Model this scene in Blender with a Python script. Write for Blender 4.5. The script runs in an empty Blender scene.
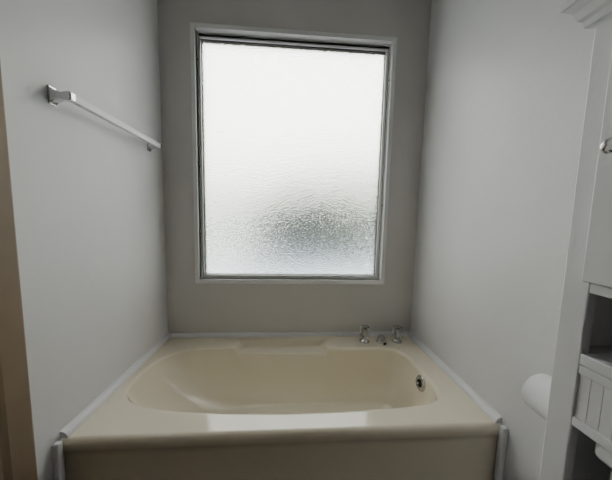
import bpy, bmesh, math, random
from mathutils import Vector, Matrix, noise
from mathutils.bvhtree import BVHTree
random.seed(4)
# ---------------- dimensions (metres, eye level = 0, shifted up at the end) -------------
EYE=1.20
XL,XR,YB=-0.759,0.797,1.43
YF=-1.6
ZF,ZC=-EYE,1.36
ZD=-0.745      # tub deck
TF=0.745       # tub front

# ---------------- helpers ----------------
def new_mat(name,col,rough=0.5,metal=0.0,bump=0.0,bscale=200,var=0.0,vscale=3,coat=0.0,trans=0.0,ior=1.45,spec=0.5):
    m=bpy.data.materials.new(name); m.use_nodes=True
    nt=m.node_tree; b=nt.nodes['Principled BSDF']
    b.inputs['Base Color'].default_value=(*col,1)
    b.inputs['Roughness'].default_value=rough
    b.inputs['Metallic'].default_value=metal
    b.inputs['Coat Weight'].default_value=coat
    b.inputs['Transmission Weight'].default_value=trans
    b.inputs['IOR'].default_value=ior
    b.inputs['Specular IOR Level'].default_value=spec
    tc=nt.nodes.new('ShaderNodeTexCoord')
    if var>0:
        n=nt.nodes.new('ShaderNodeTexNoise'); n.inputs['Scale'].default_value=vscale; n.inputs['Detail'].default_value=4
        nt.links.new(tc.outputs['Object'],n.inputs['Vector'])
        r=nt.nodes.new('ShaderNodeMapRange')
        r.inputs['From Min'].default_value=0.3; r.inputs['From Max'].default_value=0.7
        r.inputs['To Min'].default_value=1-var; r.inputs['To Max'].default_value=1+var
        nt.links.new(n.outputs['Fac'],r.inputs['Value'])
        mx=nt.nodes.new('ShaderNodeVectorMath'); mx.operation='SCALE'
        mx.inputs[0].default_value=col
        nt.links.new(r.outputs['Result'],mx.inputs['Scale'])
        nt.links.new(mx.outputs[0],b.inputs['Base Color'])
    if bump>0:
        n=nt.nodes.new('ShaderNodeTexNoise'); n.inputs['Scale'].default_value=bscale; n.inputs['Detail'].default_value=3
        nt.links.new(tc.outputs['Object'],n.inputs['Vector'])
        bp=nt.nodes.new('ShaderNodeBump'); bp.inputs['Strength'].default_value=bump; bp.inputs['Distance'].default_value=0.002
        nt.links.new(n.outputs['Fac'],bp.inputs['Height'])
        nt.links.new(bp.outputs['Normal'],b.inputs['Normal'])
    return m

def link(me,name,mat=None,parent=None,smooth=False):
    o=bpy.data.objects.new(name,me); bpy.context.scene.collection.objects.link(o)
    if mat: me.materials.append(mat)
    if parent: o.parent=parent
    if smooth:
        for p in me.polygons: p.use_smooth=True
    return o
def empty(name,loc=(0,0,0)):
    o=bpy.data.objects.new(name,None); bpy.context.scene.collection.objects.link(o); o.empty_display_size=0.1
    return o
def add_box(bm,a,b):
    vs=[bm.verts.new((x,y,z)) for x in (a[0],b[0]) for y in (a[1],b[1]) for z in (a[2],b[2])]
    for q in ((0,1,3,2),(4,6,7,5),(0,4,5,1),(2,3,7,6),(0,2,6,4),(1,5,7,3)):
        bm.faces.new([vs[i] for i in q])
def boxes(name,lst,mat,parent=None,bevel=0.0,seg=2):
    bm=bmesh.new()
    for a,b in lst: add_box(bm,a,b)
    bmesh.ops.recalc_face_normals(bm,faces=bm.faces)
    me=bpy.data.meshes.new(name); bm.to_mesh(me); bm.free()
    o=link(me,name,mat,parent)
    if bevel>0:
        md=o.modifiers.new('bev','BEVEL'); md.width=bevel; md.segments=seg; md.limit_method='ANGLE'
        for p in me.polygons: p.use_smooth=True
        md.harden_normals=True
    return o
def lathe(name,prof,mat,origin,axis,parent=None,n=48,smooth=True,flute=0,famp=0):
    ax=Vector(axis).normalized()
    u=ax.orthogonal().normalized(); v=ax.cross(u)
    bm=bmesh.new(); rings=[]
    for r,h in prof:
        ring=[]
        for i in range(n):
            t=2*math.pi*i/n
            rr=r*(1+famp*math.cos(flute*t)) if flute else r
            ring.append(bm.verts.new(Vector(origin)+ax*h+(u*math.cos(t)+v*math.sin(t))*max(rr,1e-5)))
        rings.append(ring)
    for a,b in zip(rings,rings[1:]):
        for i in range(n):
            bm.faces.new((a[i],a[(i+1)%n],b[(i+1)%n],b[i]))
    bm.faces.new(rings[0]); bm.faces.new(rings[-1])
    bmesh.ops.recalc_face_normals(bm,faces=bm.faces)
    me=bpy.data.meshes.new(name); bm.to_mesh(me); bm.free()
    o=link(me,name,mat,parent)
    if smooth:
        for p in me.polygons: p.use_smooth=True
        md=o.modifiers.new('es','EDGE_SPLIT'); md.split_angle=math.radians(40)
    return o
def extrude_profile(name,prof,mat,path0,path1,out,up,parent=None):
    bm=bmesh.new(); out=Vector(out); up=Vector(up)
    A=[bm.verts.new(Vector(path0)+out*a+up*b) for a,b in prof]
    B=[bm.verts.new(Vector(path1)+out*a+up*b) for a,b in prof]
    n=len(prof)
    for i in range(n): bm.faces.new((A[i],A[(i+1)%n],B[(i+1)%n],B[i]))
    bm.faces.new(A); bm.faces.new(B)
    bmesh.ops.recalc_face_normals(bm,faces=bm.faces)
    me=bpy.data.meshes.new(name); bm.to_mesh(me); bm.free()
    return link(me,name,mat,parent)

# ---------------- materials ----------------
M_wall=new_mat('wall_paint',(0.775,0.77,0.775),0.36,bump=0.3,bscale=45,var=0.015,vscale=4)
M_wall_shade=new_mat('wall_paint_shaded',(0.66,0.64,0.62),0.5,bump=0.2,bscale=60,var=0.015,vscale=4)  # same wall paint, darkened to hold the back wall's backlit shade
M_wallf=new_mat('wall_paint_tan',(0.30,0.23,0.16),0.6,bump=0.2,bscale=60)
M_ceil=new_mat('ceiling_paint',(0.80,0.80,0.79),0.7,bump=0.3,bscale=80)
M_trim=new_mat('trim_white',(0.82,0.82,0.82),0.35)
M_tan=new_mat('door_casing_tan',(0.24,0.18,0.12),0.5,var=0.06,vscale=8)
M_tub=new_mat('tub_almond_acrylic',(0.86,0.785,0.62),0.10,coat=0.4)
M_chrome=new_mat('chrome',(0.62,0.62,0.62),0.10,metal=1)
M_alu=new_mat('window_aluminium',(0.72,0.72,0.70),0.4,metal=0.6,bump=0.1,bscale=300)
M_shadow_screw=new_mat('window_shadow_screw',(0.05,0.045,0.04),0.6)  # dark colour for the frame's painted shadow lines, also the screw heads
M_acryl=new_mat('knob_acrylic',(0.9,0.92,0.93),0.05,trans=1.0,ior=1.49)
M_cab=new_mat('cabinet_white',(0.74,0.735,0.75),0.4,bump=0.1,bscale=90)
M_paper=new_mat('toilet_paper',(0.90,0.90,0.90),0.9,bump=0.3,bscale=250)
M_card=new_mat('cardboard',(0.4,0.3,0.2),0.9)
M_porc=new_mat('porcelain',(0.85,0.85,0.86),0.1,coat=0.3)
M_white_pl=new_mat('towel_bar_white',(0.80,0.80,0.82),0.3)
M_dark=new_mat('dark_slot',(0.02,0.02,0.02),0.5)

# floor tile
M_floor=bpy.data.materials.new('floor_tile'); M_floor.use_nodes=True
nt=M_floor.node_tree; b=nt.nodes['Principled BSDF']; b.inputs['Roughness'].default_value=0.4
tc=nt.nodes.new('ShaderNodeTexCoord'); br=nt.nodes.new('ShaderNodeTexBrick'); br.offset=0
br.inputs['Scale'].default_value=1.0; br.inputs['Brick Width'].default_value=0.3; br.inputs['Row Height'].default_value=0.3
br.inputs['Mortar Size'].default_value=0.004
br.inputs['Color1'].default_value=(0.14,0.085,0.05,1);br.inputs['Color2'].default_value=(0.12,0.072,0.045,1);br.inputs['Mortar'].default_value=(0.07,0.05,0.04,1)
nt.links.new(tc.outputs['Object'],br.inputs['Vector']); nt.links.new(br.outputs['Color'],b.inputs['Base Color'])

# ---------------- room shell ----------------
T=0.12
WX0,WX1,WZ0,WZ1=-0.560,0.577,-0.381,1.053   # window rough opening
boxes('wall_back',[((XL-T,YB,ZF),(WX0,YB+T,ZC)),((WX1,YB,ZF),(XR+T,YB+T,ZC)),((WX0,YB,ZF),(WX1,YB+T,WZ0)),((WX0,YB,WZ1),(WX1,YB+T,ZC))],M_wall_shade)  # back wall with window hole, shade included in its paint colour
boxes('wall_left',[((XL-T,YF,ZF),(XL,YB,ZC))],M_wall)
boxes('wall_right',[((XR,YF,ZF),(XR+T,YB,ZC))],M_wall)
boxes('wall_front',[((XL-T,YF-T,ZF),(XR+T,YF,ZC))],M_wallf)
boxes('floor',[((XL-T,YF-T,ZF-0.1),(XR+T,YB+T,ZF))],M_floor)
boxes('ceiling',[((XL-T,YF-T,ZC),(XR+T,YB+T,ZC+0.1))],M_ceil)
extrude_profile('trim_1',[(0,0),(0.012,0.0),(0.016,-0.006),(0.016,-0.06),(0.011,-0.075),(0.011,-0.15),(0,-0.15)],M_tan,(XL,0.672,ZF),(XL,0.672,ZC),(1,0,0),(0,1,0))
boxes('baseboard_right',[((XR-0.012,YF,ZF),(XR,TF-0.035,ZF+0.09))],M_trim,bevel=0.004)
boxes('baseboard_front',[((XL,YF,ZF),(XR-0.013,YF+0.012,ZF+0.09))],M_trim,bevel=0.004)
boxes('baseboard_left',[((XL,YF+0.013,ZF),(XL+0.012,0.52,ZF+0.09))],M_trim,bevel=0.004)
# ---------------- window ----------------
win=empty('window_1')
def frame(name,x0,x1,z0,z1,w,y0,y1,mat,bev=0.001,wt=None,wb=None,wl=None,wr=None):
    wt=wt or w; wb=wb or w; wl=wl or w; wr=wr or w
    return boxes(name,[((x0,y0,z0),(x0+wl,y1,z1)),((x1-wr,y0,z0),(x1,y1,z1)),((x0+wl,y0,z1-wt),(x1-wr,y1,z1)),((x0+wl,y0,z0),(x1-wr,y1,z0+wb))],mat,win,bevel=bev)
frame('casing',-0.585,0.600,-0.406,1.076,0.025,YB-0.008,YB+0.05,M_trim,0.002)
YW=YB+0.018
frame('outer_frame',WX0,WX1,WZ0,WZ1,0.009,YW,YW+0.06,M_alu,0.001,wt=0.010)
frame('shadow_line_outer',WX0+0.009,WX1-0.009,WZ0+0.009,WZ1-0.010,0.004,YW+0.010,YW+0.055,M_shadow_screw,0,wt=0.014)  # dark strips standing in for the shadow line around the sash
frame('sash',WX0+0.011,WX1-0.011,WZ0+0.010,WZ1-0.023,0.016,YW+0.006,YW+0.05,M_alu,0.001,wl=0.008,wb=0.011,wt=0.010)
frame('shadow_line_inner',WX0+0.018,WX1-0.026,WZ0+0.020,WZ1-0.032,0.003,YW+0.016,YW+0.045,M_shadow_screw,0,wt=0.006)  # dark strips standing in for the shadow line around the pane
for i,(x,z) in enumerate([(WX0+0.005,0.9),(WX0+0.005,0.3),(WX0+0.005,-0.1),(WX1-0.005,0.85),(WX1-0.005,0.1)]):
    lathe('screw_%d'%i,[(0.004,0),(0.004,0.001),(0.002,0.002)],M_shadow_screw,(x,YW+0.001,z),(0,-1,0),win,n=12)
# obscure glass
mg=bpy.data.materials.new('obscure_glass'); mg.use_nodes=True
nt=mg.node_tree; b=nt.nodes['Principled BSDF']
b.inputs['Base Color'].default_value=(0.96,0.985,0.98,1); b.inputs['Transmission Weight'].default_value=1
b.inputs['Roughness'].default_value=0.24; b.inputs['IOR'].default_value=1.45
tc=nt.nodes.new('ShaderNodeTexCoord'); vo=nt.nodes.new('ShaderNodeTexVoronoi'); vo.inputs['Scale'].default_value=150; vo.feature='F1'
nt.links.new(tc.outputs['Object'],vo.inputs['Vector'])
bp=nt.nodes.new('ShaderNodeBump'); bp.inputs['Strength'].default_value=1.0; bp.inputs['Distance'].default_value=0.0027
nt.links.new(vo.outputs['Distance'],bp.inputs['Height']); nt.links.new(bp.outputs['Normal'],b.inputs['Normal'])
boxes('pane',[((WX0+0.018,YW+0.028,WZ0+0.018),(WX1-0.018,YW+0.033,WZ1-0.028))],mg,win)

# ---------------- outside ----------------
M_yard=new_mat('yard_concrete',(0.62,0.65,0.68),0.9,var=0.1,vscale=1)
M_leaf=new_mat('shrub_leaf',(0.014,0.024,0.026),0.7,var=0.3,vscale=6)
M_leaf2=new_mat('hedge_leaf',(0.07,0.11,0.05),0.7,var=0.3,vscale=6)
M_fence=new_mat('fence_paint',(0.30,0.33,0.27),0.8)
M_white=new_mat('garden_wall_white',(0.76,0.83,0.92),0.8)
boxes('yard_ground',[((-14,YB+T+0.02,ZF-0.3),(14,14,ZF-0.2))],M_yard)
def shrub(name,c,r,ry,sz,m):
    bm=bmesh.new(); bmesh.ops.create_icosphere(bm,subdivisions=5,radius=1)
    for v in bm.verts:
        d=v.co.normalized()
        k=1+0.22*noise.noise(d*2.3+Vector(c))+0.12*noise.noise(d*7+Vector(c))+0.07*noise.noise(d*19)
        v.co=Vector((d.x*r*k,d.y*ry*k,d.z*sz*k))+Vector(c)
    me=bpy.data.meshes.new(name); bm.to_mesh(me); bm.free()
    return link(me,name,m)
shrub('garden_shrub',(0.05,3.45,-0.44),0.60,0.40,0.98,M_leaf)
shrub('garden_shrub.001',(1.34,3.55,-0.36),0.42,0.38,1.06,M_leaf)
shrub('garden_shrub.002',(1.0,5.4,-0.20),1.7,0.6,1.20,M_leaf2)
boxes('garden_planter_wall',[((-3.0,2.5,ZF-0.2),(3.0,2.60,-0.60)),((-3.0,2.48,-0.60),(3.0,2.62,-0.56))],M_white)  # low white planter wall, added as the bright patch behind the lower glass
fl=[]
for i in range(60):
    x=-6+i*0.2; fl.append(((x,7.5,ZF-0.2),(x+0.185,7.53,0.90)))
boxes('garden_fence',fl,M_fence)

# ---------------- bathtub ----------------
tub=empty('bathtub')
ctrl=[(-.712,1.04),(-.690,1.18),(-.59,1.268),(-.40,1.286),(0,1.288),(.3,1.285),(.56,1.277),(.648,1.22),(.672,1.08),(.668,.93),(.60,.857),(.36,.828),(0,.818),(-.34,.838),(-.58,.878),(-.690,.945)]
botc=[(-.36,1.06),(-.35,1.13),(-.30,1.175),(-.1,1.19),(.1,1.19),(.3,1.19),(.48,1.185),(.555,1.15),(.575,1.07),(.565,.99),(.50,.945),(.30,.93),(0,.925),(-.2,.93),(-.30,.95),(-.35,.995)]
def cr(pts,n):
    out=[];m=len(pts)
    for k in range(n):
        t=k/n*m; i=int(t); f=t-i
        p0,p1,p2,p3=[Vector(pts[(i+j-1)%m]) for j in range(4)]
        out.append(0.5*((2*p1)+(p2-p0)*f+(2*p0-5*p1+4*p2-p3)*f*f+(3*p1-p0-3*p2+p3)*f**3))
    return out
N=480
rim=cr(ctrl,N); bot=cr(botc,N)
cx,cy=0.0,1.07
RX0,RX1,RY0,RY1=XL+0.002,XR-0.002,TF+0.02,YB-0.002
def rectpt(p):
    d=Vector((p.x-cx,p.y-cy)); s=1e9
    if d.x>1e-6: s=min(s,(RX1-cx)/d.x)
    if d.x<-1e-6: s=min(s,(RX0-cx)/d.x)
    if d.y>1e-6: s=min(s,(RY1-cy)/d.y)
    if d.y<-1e-6: s=min(s,(RY0-cy)/d.y)
    return Vector((cx,cy))+d*s
rect=[rectpt(p) for p in rim]
for c in [(RX0,RY0),(RX0,RY1),(RX1,RY0),(RX1,RY1)]:
    i=min(range(N),key=lambda k:(rect[k]-Vector(c)).length); rect[i]=Vector(c)
DEPTH=0.27
def sstep(a,b,x):
    t=max(0,min(1,(x-a)/(b-a))); return t*t*(3-2*t)
def deckz(x,y):
    w=(y-1.28)*0.35
    a=sstep(-.325+w,-.303+w,x)*(1-sstep(.208-w,.230-w,x))
    bq=1-sstep(1.352,1.368,y)
    cq=sstep(1.2,1.25,y)
    return ZD-0.034*a*bq*cq
bm=bmesh.new(); rings=[]
def addring(f):
    rings.append([bm.verts.new(f(i)) for i in range(N)])
ND=36
for k in range(ND+1):
    t=k/ND
    def f(i,t=t):
        p=rect[i].lerp(rim[i],t); return (p.x,p.y,deckz(p.x,p.y))
    addring(f)
prof=[]
R=0.018
for k in range(1,7):
    a=k/6*math.radians(70); prof.append((0.0,R*(1-math.cos(a)),R*math.sin(a)))
zl=prof[-1][1]
for l,dz,off in prof:
    def f(i,dz=dz,off=off):
        d=(bot[i]-rim[i]).normalized(); p=rim[i]+d*off
        return (p.x,p.y,deckz(rim[i].x,rim[i].y)-dz)
    addring(f)
NW=30
for k in range(1,NW+1):
    t=k/NW
    def f(i,t=t):
        d=(bot[i]-rim[i]); L=d.length; d=d/L; p0=rim[i]+d*(R*math.sin(math.radians(70)))
        z0=ZD-zl+(deckz(rim[i].x,rim[i].y)-ZD)*max(0,1-t*3)**2; z1=ZD-DEPTH
        a=t*math.pi/2
        hh=0.55*t+0.45*(1-math.cos(a)); vv=0.45*t+0.55*math.sin(a)
        p=p0.lerp(bot[i],hh); z=z0+(z1-z0)*vv
        return (p.x,p.y,z)
    addring(f)
bc=Vector((0.12,1.06))
for k in range(1,9):
    t=k/9
    addring(lambda i,t=t:(*(bot[i].lerp(bc,t)),ZD-DEPTH-0.006*math.sin(t*math.pi/2)))
for a,b_ in zip(rings,rings[1:]):
    for i in range(N):
        bm.faces.new((a[i],a[(i+1)%N],b_[(i+1)%N],b_[i]))
bm.faces.new(rings[-1])
bmesh.ops.recalc_face_normals(bm,faces=bm.faces)
me=bpy.data.meshes.new('tub_shell'); bm.to_mesh(me); 
bvh=BVHTree.FromBMesh(bm); bm.free()
if sum(p.normal.z*p.area for p in me.polygons)<0: me.flip_normals()
link(me,'tub_shell',M_tub,tub,True)
pr=[(RY0,ZD)]
for k in range(1,9):
    a=k/8*math.pi/2; pr.append((RY0-0.02*math.sin(a),ZD-0.02*(1-math.cos(a))))
pr+=[(TF+0.002,ZD-0.045),(TF+0.010,ZD-0.052),(TF+0.016,ZD-0.06),(TF+0.018,ZD-0.08),(TF+0.018,ZF+0.10),(TF+0.004,ZF+0.085),(TF+0.004,ZF+0.001),(RY0+0.02,ZF+0.001),(RY0+0.02,ZD-0.01)]
ap=extrude_profile('apron',[(y,z) for y,z in pr],M_tub,(RX0,0,0),(RX1,0,0),(0,1,0),(0,0,1),tub)
for p in ap.data.polygons: p.use_smooth=len(p.vertices)==4
md=ap.modifiers.new('es','EDGE_SPLIT'); md.split_angle=math.radians(50)
hit=bvh.ray_cast(Vector((0.2,1.04,ZD-0.052)),Vector((1,0,0)))
hp,hn=hit[0],hit[1]
if hn.x>0: hn=-hn
lathe('overflow_plate',[(0.036,-0.004),(0.036,0.003),(0.032,0.007),(0.012,0.009),(0.0,0.009)],M_chrome,hp,hn,tub)
lathe('overflow_slot',[(0.018,0.008),(0.018,0.0098),(0.0,0.0099)],M_dark,hp,hn,tub)
lathe('overflow_lever',[(0.006,0.008),(0.006,0.022),(0.004,0.026),(0,0.026)],M_chrome,hp,hn,tub,n=16)
lathe('drain',[(0.03,-0.002),(0.03,0.003),(0.02,0.006),(0.0,0.007)],M_chrome,(0.43,1.06,ZD-DEPTH-0.003),(0,0,1),tub)
def knob(name,x,y):
    e=empty(name)
    lathe('flange',[(0.030,0),(0.030,0.004),(0.024,0.012),(0.017,0.016),(0.017,0.030)],M_chrome,(x,y,ZD-0.001),(0,0,1),e)
    lathe('handle',[(0.020,0.028),(0.028,0.034),(0.031,0.046),(0.031,0.084),(0.027,0.092),(0.012,0.094)],M_acryl,(x,y,ZD),(0,0,1),e,flute=8,famp=0.06,n=64)
    lathe('stem',[(0.011,0.030),(0.011,0.08)],M_chrome,(x,y,ZD),(0,0,1),e,n=20)
    lathe('cap',[(0.015,0.0925),(0.015,0.095),(0.009,0.098),(0,0.098)],M_chrome,(x,y,ZD),(0,0,1),e)
    return e
knob('faucet_knob',0.462,1.348); knob('faucet_knob.001',0.667,1.343)
sp=empty('tub_spout')
lathe('base',[(0.030,0),(0.030,0.004),(0.026,0.012),(0.024,0.030),(0.018,0.038),(0.0,0.040)],M_chrome,(0.565,1.342,ZD-0.001),(0,0,1),sp)
lathe('nozzle',[(0.015,0),(0.015,0.05),(0.012,0.053),(0,0.053)],M_chrome,(0.565,1.338,ZD+0.022),(0,-1,-0.12),sp,n=24)
lathe('nozzle_opening',[(0.009,0.0525),(0.009,0.0536),(0,0.0537)],M_dark,(0.565,1.338,ZD+0.022),(0,-1,-0.12),sp,n=24)

def qr(r):
    return [(0,0)]+[(r*math.cos(a),r*math.sin(a)) for a in [k/8*math.pi/2 for k in range(9)]]
qp=qr(0.024)
extrude_profile('trim_2',qp,M_trim,(XL,TF+0.01,ZD),(XL,YB,ZD),(1,0,0),(0,0,1))
extrude_profile('trim_3',qp,M_trim,(XR,TF+0.01,ZD),(XR,YB,ZD),(-1,0,0),(0,0,1))
extrude_profile('trim_4',qr(0.020),M_trim,(XL+0.024,YB,ZD),(XR-0.024,YB,ZD),(0,-1,0),(0,0,1))
boxes('trim_5',[((XL,TF-0.020,ZF),(XL+0.020,TF-0.001,ZD+0.006))],M_trim,bevel=0.005)
boxes('trim_6',[((XR-0.020,TF-0.020,ZF),(XR,TF-0.001,ZD+0.006))],M_trim,bevel=0.005)

# ---------------- towel bar ----------------
tb=empty('towel_bar')
for i,y in enumerate((0.808,1.300)):
    z=0.367
    boxes('bracket_plate_%d'%i,[((XL,y-0.013,z-0.029),(XL+0.006,y+0.013,z+0.029))],M_chrome,tb,bevel=0.003)
    bm=bmesh.new()
    secs=[(0.005,0.012,0.024),(0.014,0.010,0.017),(0.034,0.008,0.011),(0.048,0.010,0.013),(0.062,0.011,0.014),(0.066,0.009,0.011)]
    rs=[]
    for o,hy,hz in secs:
        rs.append([bm.verts.new((XL+o,y+a*hy,z+c*hz)) for a,c in ((-1,-1),(1,-1),(1,1),(-1,1))])
    for a,b_ in zip(rs,rs[1:]):
        for k in range(4): bm.faces.new((a[k],a[(k+1)%4],b_[(k+1)%4],b_[k]))
    bm.faces.new(rs[0]); bm.faces.new(rs[-1]); bmesh.ops.recalc_face_normals(bm,faces=bm.faces)
    me=bpy.data.meshes.new('bracket_post_%d'%i); bm.to_mesh(me); bm.free()
    o=link(me,'bracket_post_%d'%i,M_chrome,tb); md=o.modifiers.new('b','BEVEL'); md.width=0.002; md.segments=2
boxes('bar',[((XL+0.044,0.812,0.355),(XL+0.064,1.295,0.378))],M_white_pl,tb,bevel=0.003)

# ---------------- over-toilet cabinet ----------------
cab=empty('over_toilet_cabinet')
CX0,CX1=0.597,XR-0.004; CY0,CY1=-0.18,0.463; CT=0.42
st=0.046
boxes('leg_front_far',[((CX0,CY1-st,ZF),(CX0+0.02,CY1,CT))],M_cab,cab,bevel=0.003)
boxes('leg_front_near',[((CX0,CY0,ZF),(CX0+0.02,CY0+st,CT))],M_cab,cab,bevel=0.003)
boxes('side_far',[((CX0+0.02,CY1-0.018,ZF),(CX1,CY1,CT))],M_cab,cab)
boxes('side_near',[((CX0+0.02,CY0,ZF),(CX1,CY0+0.018,CT))],M_cab,cab)
boxes('back_panel',[((CX1-0.006,CY0+0.018,-0.43),(CX1,CY1-0.018,CT))],M_cab,cab)
boxes('top_rail',[((CX0,CY0+st,CT-0.035),(CX0+0.02,CY1-st,CT))],M_cab,cab,bevel=0.002)
boxes('shelf_under_door',[((CX0,CY0+0.018,-0.135),(CX1-0.006,CY1-st,-0.115)),((CX0+0.02,CY1-st,-0.135),(CX1-0.006,CY1-0.018,-0.115))],M_cab,cab,bevel=0.002)
boxes('shelf_middle',[((CX0,CY0+0.018,-0.285),(CX1-0.006,CY1-st,-0.262)),((CX0+0.02,CY1-st,-0.285),(CX1-0.006,CY1-0.018,-0.262))],M_cab,cab,bevel=0.002)
boxes('lower_rail',[((CX0,CY0+st,-0.420),(CX0+0.016,CY1-st,-0.40)),((CX0,CY0+st,-0.305),(CX0+0.016,CY1-st,-0.286))],M_cab,cab,bevel=0.002)
bl=[];y=CY1-st
while y>CY0+st+0.01:
    bl.append(((CX0+0.004,max(y-0.0188,CY0+st),-0.40),(CX0+0.014,y-0.0002,-0.305))); y-=0.019
boxes('beadboard',bl,M_cab,cab,bevel=0.0008)
boxes('beadboard_backing',[((CX0+0.005,CY0+st,-0.40),(CX0+0.013,CY1-st,-0.305))],M_cab,cab)
def door(nm,y0,y1,z0,z1,ky):
    x0=CX0-0.016
    boxes(nm+'_frame',[((x0,y0,z0),(x0+0.016,y0+0.05,z1)),((x0,y1-0.05,z0),(x0+0.016,y1,z1)),((x0,y0+0.05,z1-0.05),(x0+0.016,y1-0.05,z1)),((x0,y0+0.05,z0),(x0+0.016,y1-0.05,z0+0.05))],M_cab,cab,bevel=0.003)
    boxes(nm+'_panel',[((x0+0.006,y0+0.05,z0+0.05),(x0+0.012,y1-0.05,z1-0.05))],M_cab,cab)
    lathe(nm+'_knob',[(0.010,0),(0.006,0.004),(0.005,0.012),(0.012,0.018),(0.014,0.023),(0.010,0.028),(0,0.029)],M_chrome,(x0,ky,0.142),(-1,0,0),cab)
door('door_far',0.1435,CY1-st+0.004,-0.112,CT-0.038,0.388)
door('door_near',CY0+st-0.012,0.1405,-0.112,CT-0.038,-0.12)
cp=[(0,0),(0.010,0.0),(0.012,0.012),(0.018,0.018),(0.022,0.034),(0.032,0.046),(0.036,0.048),(0.036,0.062),(0,0.062)]
bm=bmesh.new()
def loopat(o,h):
    return [bm.verts.new(v) for v in ((CX0-o,CY0-o,CT-0.02+h),(CX0-o,CY1+o,CT-0.02+h),(CX1,CY1+o,CT-0.02+h),(CX1,CY0-o,CT-0.02+h))]
rs=[loopat(o,h) for o,h in cp]
for a,b_ in zip(rs,rs[1:]):
    for k in range(4): bm.faces.new((a[k],a[(k+1)%4],b_[(k+1)%4],b_[k]))
bm.faces.new(rs[-1]); bm.faces.new(rs[0])
bmesh.ops.recalc_face_normals(bm,faces=bm.faces)
me=bpy.data.meshes.new('crown'); bm.to_mesh(me); bm.free(); link(me,'crown',M_cab,cab)

# ---------------- toilet ----------------
to=empty('toilet')
TY=0.165
boxes('tank',[((0.625,TY-0.215,-0.80),(0.775,TY+0.215,-0.46))],M_porc,to,bevel=0.025,seg=5)
boxes('tank_lid',[((0.614,TY-0.228,-0.465),(0.785,TY+0.228,-0.425))],M_porc,to,bevel=0.012,seg=4)
def oval(cx_,cy_,rx,ry,n=48): return [(cx_+rx*math.cos(2*math.pi*i/n),cy_+ry*math.sin(2*math.pi*i/n)) for i in range(n)]
bm=bmesh.new(); rs=[]
for z,cxx,rx,ry in [(ZF,0.42,0.20,0.11),(ZF+0.05,0.42,0.19,0.10),(ZF+0.18,0.42,0.19,0.11),(ZF+0.30,0.38,0.24,0.165),(ZF+0.37,0.37,0.25,0.185),(ZF+0.39,0.37,0.25,0.185)]:
    rs.append([bm.verts.new((x,y,z)) for x,y in oval(cxx,TY,rx,ry)])
for a,b_ in zip(rs,rs[1:]):
    for k in range(48): bm.faces.new((a[k],a[(k+1)%48],b_[(k+1)%48],b_[k]))
bm.faces.new(rs[0]); bm.faces.new(rs[-1]); bmesh.ops.recalc_face_normals(bm,faces=bm.faces)
me=bpy.data.meshes.new('bowl'); bm.to_mesh(me); bm.free(); link(me,'bowl',M_porc,to,True)
bm=bmesh.new(); rs=[]
for z,s in [(ZF+0.391,0.98),(ZF+0.396,1.0),(ZF+0.42,1.0),(ZF+0.428,0.97)]:
    rs.append([bm.verts.new((x,y,z)) for x,y in oval(0.37,TY,0.25*s,0.19*s)])
for a,b_ in zip(rs,rs[1:]):
    for k in range(48): bm.faces.new((a[k],a[(k+1)%48],b_[(k+1)%48],b_[k]))
bm.faces.new(rs[0]); bm.faces.new(rs[-1]); bmesh.ops.recalc_face_normals(bm,faces=bm.faces)
me=bpy.data.meshes.new('seat_lid'); bm.to_mesh(me); bm.free(); link(me,'seat_lid',M_porc,to,True)
boxes('tank_base',[((0.52,TY-0.12,-0.86),(0.76,TY+0.12,-0.795))],M_porc,to,bevel=0.02)

# ---------------- toilet roll + holder ----------------
tr=empty('toilet_paper_roll')
rc=(0.730,0.492,-0.486)
lathe('paper',[(0.020,0.0),(0.050,0.0),(0.055,0.003),(0.055,0.099),(0.050,0.102),(0.020,0.102),(0.020,0.0)],M_paper,rc,(0,1,0),tr,n=64)
lathe('core',[(0.0205,0.001),(0.0205,0.101),(0.0195,0.101),(0.0195,0.001)],M_card,rc,(0,1,0),tr)
lathe('spindle',[(0.008,-0.006),(0.008,0.112)],M_chrome,rc,(0,1,0),tr,n=20)
boxes('holder_arm',[((0.721,0.604,-0.496),(XR,0.614,-0.476)),((XR-0.006,0.589,-0.511),(XR,0.629,-0.461))],M_chrome,tr,bevel=0.003)

# ---------------- lighting ----------------
w=bpy.data.worlds.new('overcast_sky'); bpy.context.scene.world=w; w.use_nodes=True
nt=w.node_tree; bg=nt.nodes['Background']
tc=nt.nodes.new('ShaderNodeTexCoord'); sx=nt.nodes.new('ShaderNodeSeparateXYZ'); nt.links.new(tc.outputs['Generated'],sx.inputs[0])
cr_=nt.nodes.new('ShaderNodeValToRGB'); nt.links.new(sx.outputs['Z'],cr_.inputs['Fac'])
e=cr_.color_ramp.elements
e[0].position=0.0; e[0].color=(0.58,0.59,0.52,1)
e[1].position=0.7; e[1].color=(1.0,1.0,1.0,1)
x_=e.new(0.22); x_.color=(0.74,0.715,0.59,1)
x_=e.new(0.40); x_.color=(0.94,0.93,0.87,1)
nt.links.new(cr_.outputs['Color'],bg.inputs['Color']); bg.inputs['Strength'].default_value=8.2

# ---------------- camera ----------------
f=231.0
Yv=Vector(((292-306)/f,(240-219)/f,-1)).normalized()
D=Vector(((249-306)/f,(240-2790)/f,-1)).normalized()
Zv=-(D-Yv*D.dot(Yv)).normalized(); Xv=Yv.cross(Zv)
cam=bpy.data.cameras.new('camera'); co=bpy.data.objects.new('camera',cam); bpy.context.scene.collection.objects.link(co)
cam.sensor_fit='HORIZONTAL'; cam.sensor_width=36; cam.lens=36*f/612; cam.clip_start=0.02
co.matrix_world=Matrix((Xv,Yv,Zv)).to_4x4()
bpy.context.scene.camera=co
for o in bpy.context.scene.objects:
    if o.parent is None: o.location.z+=EYE
